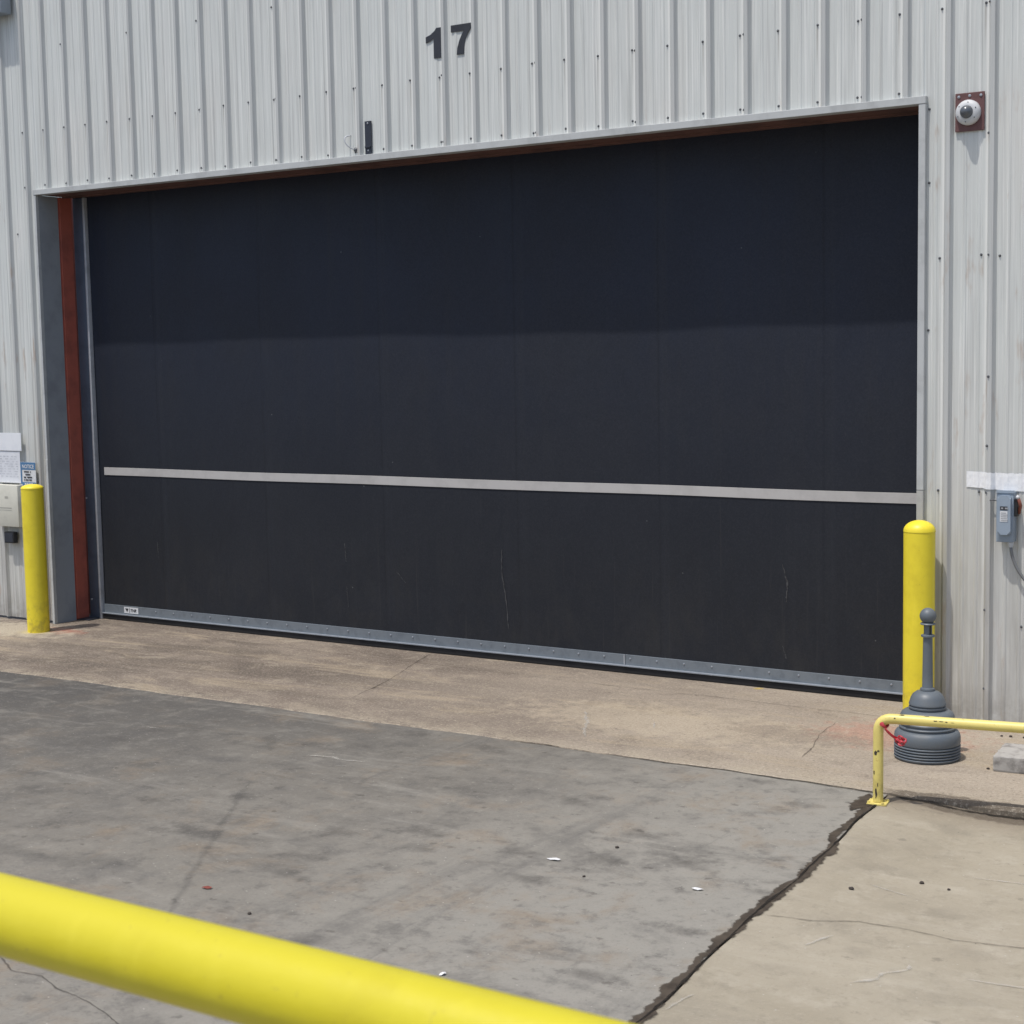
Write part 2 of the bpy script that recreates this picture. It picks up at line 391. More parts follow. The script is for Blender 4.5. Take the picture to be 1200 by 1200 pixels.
def lathe(bm, prof, c=(0, 0, 0), axis='z', n=48, cap=True):
    rings = []
    for r, h in prof:
        ring = []
        for i in range(n):
            a = 2*PI*i/n
            if axis == 'z': p = (c[0]+r*math.cos(a), c[1]+r*math.sin(a), c[2]+h)
            elif axis == 'y': p = (c[0]+r*math.cos(a), c[1]+h, c[2]+r*math.sin(a))
            else: p = (c[0]+h, c[1]+r*math.cos(a), c[2]+r*math.sin(a))
            ring.append(bm.verts.new(p))
        rings.append(ring)
    for a, b in zip(rings, rings[1:]):
        for i in range(n): bm.faces.new((a[i], a[(i+1) % n], b[(i+1) % n], b[i]))
    if cap:
        bm.faces.new(rings[0]); bm.faces.new(rings[-1])
def tube(bm, pts, r, n=20, cap=True):
    pts = [Vector(p) for p in pts]; rings = []
    rr = r if isinstance(r, (list, tuple)) else [r]*len(pts)
    ref = None
    for i, p in enumerate(pts):
        t = (pts[min(i+1, len(pts)-1)] - pts[max(i-1, 0)]).normalized()
        if ref is None: ref = t.orthogonal().normalized()
        u = (ref - t*ref.dot(t)).normalized(); v = t.cross(u); ref = u
        rings.append([bm.verts.new(p + (u*math.cos(2*PI*k/n) + v*math.sin(2*PI*k/n))*rr[i]) for k in range(n)])
    for a, b in zip(rings, rings[1:]):
        for i in range(n): bm.faces.new((a[i], a[(i+1) % n], b[(i+1) % n], b[i]))
    if cap: bm.faces.new(rings[0]); bm.faces.new(rings[-1][::-1])
def arc(a, b, c, n=8):
    a, b, c = Vector(a), Vector(b), Vector(c)
    return [a*(1-t)**2 + b*2*t*(1-t) + c*t*t for t in [i/n for i in range(n+1)]]
def auto_smooth(o, ang=35):
    me = o.data
    for p in me.polygons: p.use_smooth = True
    bm = bmesh.new(); bm.from_mesh(me)
    for e in bm.edges:
        if len(e.link_faces) == 2 and e.calc_face_angle(0) > math.radians(ang): e.smooth = False
    bm.to_mesh(me); bm.free()
    return o
def text_bm(s, x, z, h, y, width=None, shear=0.0, bold=.0):
    """lettering on a wall plane, drawn with the built-in font, as a flat mesh"""
    cu = bpy.data.curves.new('lettering', 'FONT'); cu.body = s; cu.size = 1.0; cu.offset = bold; cu.shear = shear
    cu.resolution_u = 3
    o = bpy.data.objects.new('lettering', cu); COL.objects.link(o)
    dg = bpy.context.evaluated_depsgraph_get(); me = bpy.data.meshes.new_from_object(o.evaluated_get(dg))
    bpy.data.objects.remove(o); bpy.data.curves.remove(cu)
    xs = [v.co.x for v in me.vertices]; ys = [v.co.y for v in me.vertices]
    sx = (width/(max(xs)-min(xs))) if width else h/(max(ys)-min(ys)); sz = h/(max(ys)-min(ys))
    x0, y0 = min(xs), min(ys)
    for v in me.vertices: v.co = Vector((x+(v.co.x-x0)*sx, y, z+(v.co.y-y0)*sz))
    bm = bmesh.new(); bm.from_mesh(me); bpy.data.meshes.remove(me)
    return bm
def rect(bm, x0, x1, z0, z1, y):
    bm.faces.new([bm.verts.new(p) for p in ((x0,y,z0),(x1,y,z0),(x1,y,z1),(x0,y,z1))])

# ------------------------------------------------------------------ ground heights
def sst(x, a, b):
    t = max(0, min(1, (x-a)/(b-a))); return t*t*(3-2*t)
def zlot(x, y):
    return -.004 - .012*sst(x, 7.0, 9.6) - .034*sst(x, 9.75, 10.3)*sst(y, -5.5, -2.6)
def edge_y(x):
    return -1.995 + .010*math.sin(x*3.1) + .006*math.sin(x*9.7+1) + .004*math.sin(x*23)
def crack_x(y):
    return 9.62 + .30*(-(y+2.0))/3.7 + .010*math.sin(y*3.1) + .006*math.sin(y*8+.7)

# ------------------------------------------------------------------ the setting
bm = bmesh.new()
for a in [(-160, 160, -160, 160)]:
    bm.faces.new([bm.verts.new(p) for p in ((a[0],a[2],-.14),(a[1],a[2],-.14),(a[1],a[3],-.14),(a[0],a[3],-.14))])
sheet_obj('ground', bm, M['ground'], up=(0,0,1), kind='structure')

def apron():
    bm = bmesh.new(); xs = [-14 + i*.05 for i in range(int(30/.05)+1)]
    top = []; 
    for x in xs:
        r = random.uniform(-1, 1)*.004 * (1 + 2.2*sst(x, 9.4, 9.9))
        e = edge_y(x) + r
        top.append([bm.verts.new((x, .62, 0)), bm.verts.new((x, -1.0, 0)), bm.verts.new((x, e+.012, 0)),
                    bm.verts.new((x, e, -.006 - (.012+random.uniform(0,.008))*sst(x, 9.5, 10))), bm.verts.new((x, e-.004, -.13))])
    for a, b in zip(top, top[1:]):
        for k in range(4): bm.faces.new((a[k], a[k+1], b[k+1], b[k]))
    o = sheet_obj('concrete_apron', bm, M['apron'], up=(0, -.2, 1), kind='structure'); return o
apron()
def slab(name, xf0, xf1, y1, mat, nx, ny):
    bm = bmesh.new(); rows = []
    for j in range(ny+1):
        t = (j/ny)**1.6; row = []
        for i in range(nx+1):
            s = i/nx
            y0 = None
            # top edge follows the apron edge
            yy = -2.0 - t*(abs(y1)-2.0)
            xa, xb = xf0(yy), xf1(yy); x = xa + (xb-xa)*s
            if j == 0: yy = edge_y(x) - .003
            row.append(bm.verts.new((x, yy, zlot(x, yy))))
        rows.append(row)
    for a, b in zip(rows, rows[1:]):
        for i in range(nx): bm.faces.new((a[i], b[i], b[i+1], a[i+1]))
    return sheet_obj(name, bm, mat, up=(0,0,1), kind='structure', smooth=True)
slab('pavement', lambda y: -14, lambda y: crack_x(y)-.006, -16, M['lot_dark'], 200, 60)
slab('pavement', lambda y: crack_x(y)+.006, lambda y: 16, -16, M['lot_light'], 60, 60)

def strip(name, path, wl, wr, mat, lift, jag=.5, zf=None, step=.02, kind='structure', wob=0.0, fade=True):
    """a thin irregular band lying on the ground along a path"""
    P = [Vector((p[0], p[1], 0)) for p in path]; pts = []
    for a, b in zip(P, P[1:]):
        n = max(1, int((b-a).length/step))
        for i in range(n): pts.append(a + (b-a)*i/n)
    pts.append(P[-1]); N = len(pts)
    if wob:
        o = 0.0; ph = random.random()*9
        for i in range(1, N-1):
            o = .86*o + random.uniform(-1, 1)*wob; t = (pts[i+1]-pts[i-1]).normalized()
            pts[i] = pts[i] + Vector((-t.y, t.x, 0))*(o + wob*1.2*math.sin(i*.21+ph))
    def series():
        o1 = [random.random() for _ in range(N//12+3)]; o2 = [random.random() for _ in range(N//4+3)]; r = []
        for i in range(N):
            t = i/12; k = int(t); u = o1[k]*(1-(t-k)) + o1[k+1]*(t-k)
            t = i/4; k = int(t); w = o2[k]*(1-(t-k)) + o2[k+1]*(t-k)
            r.append(1 + jag*((u-.5)*1.5 + (w-.5)*1.0 + (random.random()-.5)*.5))
        return r
    A, B = series(), series(); bm = bmesh.new(); uvl = bm.loops.layers.uv.new('UVMap'); prev = None
    for i, p in enumerate(pts):
        t = (pts[min(i+1, N-1)] - pts[max(i-1, 0)]).normalized(); nrm = Vector((-t.y, t.x, 0))
        e = min(1, (i+.3)/6, (N-1-i+.3)/6) if fade else 1
        a = p + nrm*max(.0008, wl*A[i]*e); b = p - nrm*max(.0008, wr*B[i]*e)
        f = zf or (lambda x, y: 0)
        va = bm.verts.new((a.x, a.y, f(a.x, a.y)+lift)); vb = bm.verts.new((b.x, b.y, f(b.x, b.y)+lift))
        if prev:
            fc = bm.faces.new((prev[0], prev[1], vb, va))
            for lp in fc.loops: lp[uvl].uv = (-1 if lp.vert in (prev[0], va) else 1, i*.01)
        prev = (va, vb)
    return sheet_obj(name, bm, mat, up=(0,0,1), kind=kind)

# damp soil squeezed out of the joint between the two slabs
yy = [-2.05 - i*.05 for i in range(160)]
strip('wet_joint', [(crack_x(y)-.016, y) for y in yy], .060, .052, M['crack'], .004, .75, zlot)
strip('wet_joint', [(crack_x(y)-.10, y) for y in yy if y > -2.5], .12, .11, M['crack'], .005, .4, zlot)
strip('slab_joint', [(crack_x(y), y) for y in yy], .011, .011, M['crackdeep'], .007, .5, zlot, wob=.0018)
# gap along the apron edge, growing to the right
strip('slab_joint', [(x, edge_y(x)-.004) for x in [6.8+i*.05 for i in range(58)]], .008, .012, M['crackdeep'], .006, .7, zlot)
strip('slab_joint', [(x, edge_y(x)-.012) for x in [9.62+i*.05 for i in range(120)]], .006, .045, M['crackdeep'], .004, .8, zlot)
# hairline joints and cracks
J = M['joint']
strip('hairline_crack', [(1.9, .09), (3.0, .03), (4.5, 0.0), (6.46, -.06), (7.6, -.07), (8.9, -.10)], .0075, .0075, J, .004, .9, wob=.003)
strip('hairline_crack', [(4.46, .42), (4.55, .1), (4.83, -.65), (4.95, -1.1), (5.02, -1.45)], .009, .009, J, .0045, .9, wob=.003)
strip('hairline_crack', [(8.846, -1.51), (8.80, -1.2), (8.70, -.85), (8.654, -.43)], .0075, .0075, J, .004, .9, wob=.003)
strip('hairline_crack', [(9.79, -4.33), (10.05, -4.26), (10.25, -4.14), (10.43, -4.13), (10.7, -4.15), (11.05, -4.09), (11.6, -4.05)], .0075, .0075, J, .004, .9, zlot, wob=.003)
strip('hairline_crack', [(7.05, -6.55), (7.29, -6.66), (7.45, -6.64), (7.61, -6.70), (7.85, -6.72), (8.1, -6.82), (8.4, -6.95)], .0075, .0075, J, .004, .9, zlot, wob=.003)
strip('hairline_crack', [(9.72, -2.24), (9.78, -2.3), (9.86, -2.28)], .008, .008, J, .004, .9, zlot, wob=.003)
# pale scratches
SC = M['scratch']
for pth, w in (([(6.88, -.97), (6.98, -1.12), (7.08, -1.28), (7.19, -1.50), (7.30, -1.68)], .018), ([(7.50, -1.02), (7.60, -1.22)], .012),
               ([(10.50, -4.90), (10.58, -4.80), (10.57, -4.72), (10.66, -4.62), (10.64, -4.55)], .018), ([(10.16, -4.58), (10.22, -4.38)], .015),
               ([(9.96, -5.55), (9.99, -5.35)], .018), ([(5.90, -3.02), (6.10, -2.98), (6.2, -3.03)], .018), ([(6.15, -3.0), (6.38, -2.98)], .012),
               ([(6.22, -3.14), (6.38, -3.12)], .015), ([(4.25, -2.95), (4.42, -2.93)], .018), ([(10.5, -3.2), (10.9, -3.16)], .012),
               ([(10.1, -3.6), (10.35, -3.66)], .009), ([(10.9, -4.6), (11.3, -4.55)], .009), ([(5.27, -2.53), (5.35, -2.5)], .012)):
    strip('paint_scratch', pth, w, w, SC, .005, .6, zlot if pth[0][1] < -2 else None, step=.012, wob=.0015)
# dark tyre scuffs
for pth, w in (([(7.55, -6.05), (7.34, -5.75), (6.85, -5.0), (6.3, -4.15), (6.05, -3.75)], .035), 
               ([(5.6, -3.05), (5.42, -2.85), (5.3, -2.65)], .10), ([(4.9, -2.84), (5.12, -2.78)], .07), ([(6.0, -3.4), (6.15, -3.28)], .07), ([(5.6, -5.5), (6.1, -5.45), (6.6, -5.35)], .12), ([(6.6, -5.95), (6.95, -5.85)], .16), ([(8.0, -6.9), (8.35, -6.75)], .12)):
    strip('tyre_scuff', pth, w, w, M['tyre'], .0045, .5, zlot, wob=.004)

# ------------------------------------------------------------------ warehouse wall
wall = root('warehouse_wall', (4.5, 0, 0), 'pale grey ribbed metal warehouse wall around the big door opening', 'wall')
def put(o): 
    o.parent = wall; o.matrix_parent_inverse = Matrix.Translation(-Vector(wall.location)); return o
def prof(x):
    u = ((x - RX0 + RIB/2) % RIB) - RIB/2
    a = abs(u)
    if a <= .014: return -RH
    if a <= .034: return -RH*(.034-a)/.020
    for c in (.111, -.094):
        b = abs(u - c)
        if b <= .008: return -.0045
        if b <= .016: return -.0045*(.016-b)/.008
    return 0.0
def breaks(a, b):
    s = {a, b}; k0 = int((a-RX0)/RIB) - 2
    for k in range(k0, int((b-RX0)/RIB)+3):
        c = RX0 + k*RIB
        for d in (-.034, -.014, .014, .034): s.add(c+d)
        for q in (.111, -.094):
            for d in (-.016, -.008, .008, .016): s.add(c+q+d)
    return sorted(v for v in s if a-1e-6 <= v <= b+1e-6)
bm = bmesh.new()
def sheet(a, b, z0, z1, nz=6):
    prev = None
    for x in breaks(a, b):
        col = [bm.verts.new((x, prof(x), z0+(z1-z0)*k/nz)) for k in range(nz+1)]
        if prev:
            for k in range(nz): bm.faces.new((prev[k], col[k], col[k+1], prev[k+1]))
        prev = col
sheet(-9.0, -.0005, .025, 7.6); sheet(W+.03, 16.0, .025, 7.6); sheet(.0, W+.0295, H+.012, 7.6)
put(sheet_obj('siding', bm, M['siding'], up=(0, -1, 0)))
# header trim in three lapped lengths
bm = bmesh.new()
for a, b, o in ((-.035, 1.92, 0), (1.90, 7.0, .0025), (6.98, W+.052, .001)):
    box(bm, a, b, -RH-.012-o, .055, H+.0005-o*.5, H+.052+o, .003)
put(new_obj('header_flashing', bm, M['trim']))
bm = bmesh.new(); box(bm, W+.0005, W+.050, -RH-.010, .60, 1.662, H-.001, .003); put(new_obj('side_flashing', bm, M['trim']))
bm = bmesh.new(); box(bm, W-.0005, W+.0485, -RH-.008, .60, .0, 1.660, .003); put(new_obj('side_flashing', bm, M['trimlow']))
bm = bmesh.new(); box(bm, -.030, .0, -RH-.008, -.001, 1.70, H-.001, .003); box(bm, -.033, .0008, -RH-.010, -.001, 0, 1.702, .003)
put(new_obj('corner_flashing', bm, M['trim']))
bm = bmesh.new(); box(bm, -.012, .002, .0, .245, 0.0, 2.05); box(bm, -.012, .0, .0, .243, 2.048, H-.001); put(new_obj('jamb_flashing', bm, M['jamb']))
bm = bmesh.new(); box(bm, -.10, -.006, .250, .262, 0, H-.001); box(bm, -.03, .010, .262, .416, .012, H-.001, .004); box(bm, -.30, .05, .62, .65, 0, H+.2); put(new_obj('steel_column', bm, M['red']))
bm = bmesh.new(); box(bm, .002, W-.001, .056, .80, H+.001, H+.02); box(bm, .002, W-.001, .300, .312, H-.012, H); put(new_obj('lintel', bm, M['brown']))
# foot of the column
bm = bmesh.new(); box(bm, -.02, .16, .27, .45, .0005, .012, .002); put(new_obj('base_plate', bm, M['blackmetal']))
# screws
bm = bmesh.new(); lathe(bm, [(.0095, 0), (.0095, -.002), (.006, -.003), (.006, -.007), (.004, -.009)], axis='y', n=10)
scr0 = put(auto_smooth(new_obj('screw', bm, M['screw'])))
spots = []
for k in range(-2, 36):
    xs = RX0 - .06 + k*RIB; lap = (k % 3 == 1)
    if -.35 < xs < 9.0: spots.append((xs, H+.095))
    if lap and 0 < xs < 9.0: spots.append((xs+.034, H+.093))
    if -.4 < xs < 9.9: spots.append((xs, 5.00))
    if lap and 0 < xs < 9.9: spots.append((xs+.034, 5.002))
    if lap and 0 < xs < 3.8: spots.append((xs+.005, 5.80))
for z in (3.30, 1.66):
    spots += [(9.25, z), (9.545, z), (9.602, z)]
spots += [(9.606, 2.47), (9.604, 1.985), (9.602, .825), (9.60, .268), (9.85, .72), (9.594, 4.13), (9.172, 4.328), (9.172, 3.817), (9.172, 2.8), (-.33, 4.0), (9.675, 3.297)]
first = True
for x, z in spots[:110]:
    o = scr0 if first else scr0.copy()
    if not first: COL.objects.link(o)
    first = False
    yy0 = -RH-.010 if W < x < W+.05 else prof(x)
    o.parent = wall; o.matrix_parent_inverse = Matrix.Translation(-Vector(wall.location))
    o.location = (x + random.uniform(-.004, .004), yy0, z + random.uniform(-.006, .006)); o.rotation_euler = (0, random.random()*6, 0)

# ------------------------------------------------------------------ roll-up rubber door
door = root('roll_up_door', (4.55, D, 0), 'huge black rubber roll-up door with pale stripe, closed, under the 17', 'door')
def dp(o, par=door):
    o.parent = par; o.matrix_parent_inverse = Matrix.Translation(-Vector(door.location)); return o
def child(o, par):
    o.parent = par; o.matrix_parent_inverse = par.matrix_parent_inverse.copy() if False else Matrix.Identity(4); return o
SEAMS = (1.07, 2.49, 3.92, 5.38, 6.77, 8.20)
def cy(x, z):
    y = D + .0035*math.sin(x*1.3+.4) + .0025*math.sin(x*3.7+z*.8) + .003*math.sin(z*1.1+x*.5)
    for s in SEAMS:
        if s <= x <= s+.055: y -= .0006
        elif abs(x-s) < .25: y += .0007*(1-abs(x-s)/.25)
    return y
bm = bmesh.new(); xs = [.165 + i*.05 for i in range(180)]
for s in SEAMS: xs += [s-.0015, s+.0015, s+.0535, s+.0565]
xs = sorted(x for x in xs if x < W+.06); prev = None
for x in xs:
    col = [bm.verts.new((x, cy(x, z), z)) for z in [.05 + 4.40*k/40 for k in range(41)]]
    if prev:
        for k in range(40): bm.faces.new((prev[k], col[k], col[k+1], prev[k+1]))
    prev = col
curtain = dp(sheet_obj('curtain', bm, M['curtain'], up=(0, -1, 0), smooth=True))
bm = bmesh.new(); prev = None
for x in [.270 + i*.0612 for i in range(int(8.70/.0612)+4)]:
    if x > W+.02: break
    y = cy(x, 1.55) - .0065
    wz = .0025*math.sin(x*2.1)
    col = [bm.verts.new((x, y+.003, 1.512+wz)), bm.verts.new((x, y, 1.513+wz)), bm.verts.new((x, y, 1.591+wz)), bm.verts.new((x, y+.003, 1.592+wz))]
    if prev:
        for k in range(3): bm.faces.new((prev[k], col[k], col[k+1], prev[k+1]))
    prev = col
dp(sheet_obj('stripe', bm, M['stripe'], up=(0, -1, 0)))
def scuffs(pts, w):
    bm = bmesh.new(); prev = None; n = 24
    for i in range(n+1):
        t = i/n*(len(pts)-1); k = min(int(t), len(pts)-2); u = t-k
        x = pts[k][0]*(1-u)+pts[k+1][0]*u; z = pts[k][1]*(1-u)+pts[k+1][1]*u
        ww = w*random.uniform(.15, 1.2); x += random.uniform(-.004, .004)
        y = cy(x, z)-.004
        c = (bm.verts.new((x-ww, y, z)), bm.verts.new((x+ww, y, z)))
        if prev: bm.faces.new((prev[0], prev[1], c[1], c[0]))
        prev = c
    dp(sheet_obj('scuff_mark', bm, M['scuff'], up=(0, -1, 0)))
scuffs([(5.21, .98), (5.20, .80), (5.24, .55), (5.26, .28)], .006)
scuffs([(7.86, 1.0), (7.90, .85), (7.89, .7)], .007)
scuffs([(7.86, .35), (7.89, .25)], .006)
scuffs([(3.45, .95), (3.46, .78)], .006); scuffs([(3.46, .55), (3.47, .35)], .004)
scuffs([(1.0, .85), (1.01, .68)], .005); scuffs([(4.05, .72), (4.15, .62)], .006)
# bottom bar: angle with flange, bolts, maker's label, rubber seal
yb = D-.012
bm = bmesh.new(); box(bm, .185, 6.434, yb, yb+.010, .068, .158, .002); box(bm, 6.438, W-.002, yb-.0015, yb+.010, .068, .158, .002)
bar = dp(new_obj('bottom_bar', bm, M['bar']))
bm = bmesh.new(); box(bm, .183, W-.003, yb-.026, yb-.0018, .058, .071, .003); child(new_obj('flange', bm, M['barlight']), bar)
bm = bmesh.new(); box(bm, 6.425, 6.434, yb-.004, yb-.0005, .073, .156); child(new_obj('joint_plate', bm, M['galv']), bar)
bm = bmesh.new(); box(bm, .183, W-.003, yb-.014, yb+.012, .002, .0575, .006); dp(new_obj('bottom_seal', bm, M['rubber']))
bm = bmesh.new(); lathe(bm, [(.0085, 0), (.0085, -.002), (.006, -.003), (.006, -.006), (.003, -.007)], axis='y', n=10)
b0 = auto_smooth(new_obj('bolt', bm, M['zinc'])); k = 0
for i in range(35):
    x = .45 + i*.2515
    if .44 < x < .72: continue
    o = b0 if k == 0 else b0.copy()
    if k: COL.objects.link(o)
    k += 1; child(o, bar); o.location = (x, yb-.0016, .126)
# maker's label
bm = bmesh.new(); box(bm, .495, .700, yb-.0035, yb-.0015, .082, .146)
lab = child(new_obj('maker_label', bm, M['paper']), bar)
bm = bmesh.new()
vs = [bm.verts.new(p) for p in ((.512, yb-.0052, .132), (.560, yb-.0052, .132), (.541, yb-.0052, .094))]; bm.faces.new(vs)
rect(bm, .572, .578, .088, .140, yb-.0052)
t = text_bm('TNR', .590, .098, .032, yb-.0052, .085, .25, .03); me = bpy.data.meshes.new('t'); t.to_mesh(me); t.free(); bm.from_mesh(me)
dp(sheet_obj('label_print', bm, M['ink'], up=(0, -1, 0)))
# guide rail on the left, with its bright lip
bm = bmesh.new(); box(bm, .012, .158, D-.040, D+.10, .0, H-.002, .008); g = dp(auto_smooth(new_obj('guide_rail', bm, M['guide'])))
bm = bmesh.new(); box(bm, .160, .188, D-.046, D+.05, .0, H-.003, .005); child(auto_smooth(new_obj('guide_lip', bm, M['galv'])), g)
bm = bmesh.new(); lathe(bm, [(.011, 0), (.009, -.007)], (.035, D-.041, 1.27), 'y', 10); lathe(bm, [(.011, 0), (.009, -.007)], (.05, D-.041, .20), 'y', 10)
child(new_obj('guide_bolt', bm, M['zinc']), g)

# ------------------------------------------------------------------ things on the wall
def flat_digit(name, pts, label):
    bm = bmesh.new(); prism(bm, pts, -.0085, -.0055)
    o = new_obj(name, bm, M['digit'])
    return tag(o, label, 'number', 'digits of the bay number')
DIGITS_HERE = True

def px_dig(pts, x0, z0, s): return [(x0+p[0]*s, z0+p[1]*s) for p in pts]
one = [(0, .74), (.16, .80), (.29, .90), (.37, 1.0), (.52, 1.0), (.52, 0), (.265, 0), (.265, .66), (.15, .585), (0, .54)]
seven = [(0, 1.0), (.74, 1.0), (.74, .83), (.62, .66), (.53, .46), (.475, .24), (.46, 0), (.20, 0), (.225, .22), (.30, .46), (.385, .63), (.47, .77), (0, .77)]
flat_digit('digit_one', [(4.858+p[0]*.300, 5.152+p[1]*.247) for p in one], 'black stick-on digit 1 on the ribbed wall, left of the 7')
flat_digit('digit_seven', [(5.116+p[0]*.272, 5.156+p[1]*.243) for p in seven], 'black stick-on digit 7 on the ribbed wall, right of the 1')

# black bracket above the header
br = root('wall_bracket', (4.225, -.01, 4.57), 'narrow upright black metal bracket plate just above the door header', 'bracket')
def pc(o, r): o.parent = r; o.matrix_parent_inverse = Matrix.Translation(-Vector(r.location)); return o
bm = bmesh.new(); box(bm, 4.193, 4.262, -.018, -.006, 4.425, 4.705, .002); box(bm, 4.198, 4.257, -.030, -.018, 4.478, 4.494, .002); pc(new_obj('plate', bm, M['blackmetal']), br)
for z in (4.455, 4.685):
    bm = bmesh.new(); lathe(bm, [(.008, 0), (.008, -.004), (.004, -.006)], (4.228, -.0182, z), 'y', 10); pc(new_obj('screw', bm, M['zinc']), br)
# wire hook
bm = bmesh.new(); tube(bm, arc((4.03, -.002, 4.60), (3.985, -.05, 4.60), (4.0, -.055, 4.55)) + arc((4.0, -.055, 4.55), (4.02, -.06, 4.50), (4.075, -.01, 4.475))[1:], .005, 8)
hk = root('wire_hook', (4.03, 0, 4.5), 'small bent wire hook on the wall, left of the black bracket', 'hook')
pc(new_obj('wire', bm, M['galv'], smooth=True), hk)
bm = bmesh.new(); lathe(bm, [(.02, 0), (.02, -.008), (.008, -.016)], (4.08, -.001, 4.475), 'y', 12); pc(new_obj('foot', bm, M['screw']), hk)

# dome camera
cx, cz = 9.459, 4.281
cam = root('security_camera', (cx, -.034, cz), 'white dome security camera on a maroon plate at the upper right', 'security camera')
bm = bmesh.new(); box(bm, cx-.101, cx+.101, -.020, -.005, cz-.130, cz+.130, .003); pc(new_obj('mounting_plate', bm, M['plate']), cam)
for dx, dz in ((-.075, .105), (0, .108), (.078, .105)):
    bm = bmesh.new(); lathe(bm, [(.010, 0), (.010, -.004), (.004, -.006)], (cx+dx, -.0202, cz+dz), 'y', 12); pc(new_obj('screw', bm, M['zinc']), cam)
cc = (cx-.006, -.0202, cz-.006)
bm = bmesh.new(); lathe(bm, [(.086, 0), (.086, -.020), (.083, -.029), (.074, -.040), (.060, -.048), (.046, -.051)], cc, 'y', 40)
hs = pc(auto_smooth(new_obj('housing', bm, M['white'])), cam)
for a in range(6):
    bm = bmesh.new(); an = a*PI/3+.4; lathe(bm, [(.0045, 0), (.0035, -.003)], (cc[0]+.066*math.cos(an), cc[1]-.045, cc[2]+.066*math.sin(an)), 'y', 8)
    o = new_obj('screw', bm, M['screw']); o.parent = hs
bm = bmesh.new(); lathe(bm, [(.047, -.049)] + [(.044*math.cos(t*PI/16), -.052-.046*math.sin(t*PI/16)) for t in range(0, 8)] + [(.002, -.098)], cc, 'y', 32)
pc(new_obj('smoked_dome', bm, M['dome'], smooth=True), cam)

# safety switch on the right
bx0, bx1, bz0, bz1, by = 9.699, 9.810, 1.322, 1.672, -.092
sw = root('disconnect_switch', ((bx0+bx1)/2, -.03, bz0), 'blue grey electrical safety switch box with label on the wall right of the door', 'switch box')
bm = bmesh.new(); box(bm, bx0, bx1, by, -.010, bz0, bz1, .006); pc(auto_smooth(new_obj('enclosure', bm, M['boxgrey'])), sw)
bm = bmesh.new(); box(bm, bx0-.006, bx1+.008, by-.006, by-.0005, bz1-.010, bz1+.012, .003); box(bm, bx0-.008, bx0+.004, by+.004, by+.03, bz0, bz1, .003); pc(new_obj('rim', bm, M['boxcover']), sw)
bm = bmesh.new()
cv = [(bx0+.012, bz0+.055)]; 
def rrect(x0, x1, z0, z1, r, n=5):
    p = []
    for (cxx, czz, a0) in ((x1-r, z1-r, 0), (x0+r, z1-r, 90), (x0+r, z0+r, 180), (x1-r, z0+r, 270)):
        for i in range(n+1):
            a = math.radians(a0+90*i/n); p.append((cxx+r*math.cos(a), czz+r*math.sin(a)))
    return p
prism(bm, rrect(bx0+.010, bx1-.012, bz0+.055, bz1-.022, .022), by-.030, by-.0005)
bmesh.ops.bevel(bm, geom=[e for e in bm.edges if all(abs(v.co.y-(by-.030)) < 1e-5 for v in e.verts)], offset=.008, segments=2, affect='EDGES')
pc(auto_smooth(new_obj('cover', bm, M['boxcover'])), sw)
bm = bmesh.new(); rect(bm, bx0+.028, bx1-.032, bz0+.145, bz0+.220, by-.0320)
lb = pc(sheet_obj('label', bm, M['paper'], up=(0,-1,0)), sw)
bm = bmesh.new(); rect(bm, bx0+.028, bx1-.032, bz0+.226, bz0+.252, by-.0320); o = pc(sheet_obj('warning_label', bm, M['ink'], up=(0,-1,0)), sw)
bm = bmesh.new()
for i in range(5): rect(bm, bx0+.034, bx0+.034+random.uniform(.035, .052), bz0+.153+i*.013, bz0+.157+i*.013, by-.0335)
rect(bm, bx0+.035, bx0+.050, bz0+.233, bz0+.245, by-.0335); rect(bm, bx0+.062, bx0+.084, bz0+.233, bz0+.245, by-.0335)
pc(sheet_obj('label_print', bm, M['midink'], up=(0,-1,0)), sw)
bm = bmesh.new(); box(bm, bx1, bx1+.022, by+.015, by+.065, bz0+.18, bz0+.30, .004); pc(new_obj('handle_base', bm, M['dark']), sw)
bm = bmesh.new(); tube(bm, [(bx1+.024, by+.045, bz0+.20), (bx1+.040, by+.03, bz0+.255), (bx1+.030, by+.010, bz0+.305)], .012, 12); hd = pc(new_obj('handle', bm, M['handle'], smooth=True), sw)
bm = bmesh.new(); lathe(bm, [(.003, -.014), (.012, -.008), (.014, 0), (.012, .008), (.003, .014)], (bx1+.026, by+.008, bz0+.315), 'z', 14); o = new_obj('tip', bm, M['white'], smooth=True); pc(o, sw)
bm = bmesh.new(); lathe(bm, [(.022, .002), (.022, -.022), (.015, -.024), (.015, -.036)], (bx1-.025, -.06, bz0), 'z', 16); pc(auto_smooth(new_obj('cable_gland', bm, M['galv'])), sw)
bm = bmesh.new(); tube(bm, arc((bx1-.025, -.06, bz0-.03), (bx1-.015, -.055, bz0-.16), (bx1+.07, -.045, bz0-.26)) + arc((bx1+.07, -.045, bz0-.26), (bx1+.17, -.04, bz0-.37), (bx1+.20, -.045, bz0-.62))[1:]
     + [(bx1+.205, -.045, .35), (bx1+.205, -.045, .03)], .011, 10); pc(new_obj('cable', bm, M['cablegrey'], smooth=True), sw)
bm = bmesh.new(); tube(bm, [(9.63, -.036, 1.605), (9.66, -.04, 1.607), (9.69, -.05, 1.606)], .004, 8); pc(new_obj('wire', bm, M['screw']), sw)

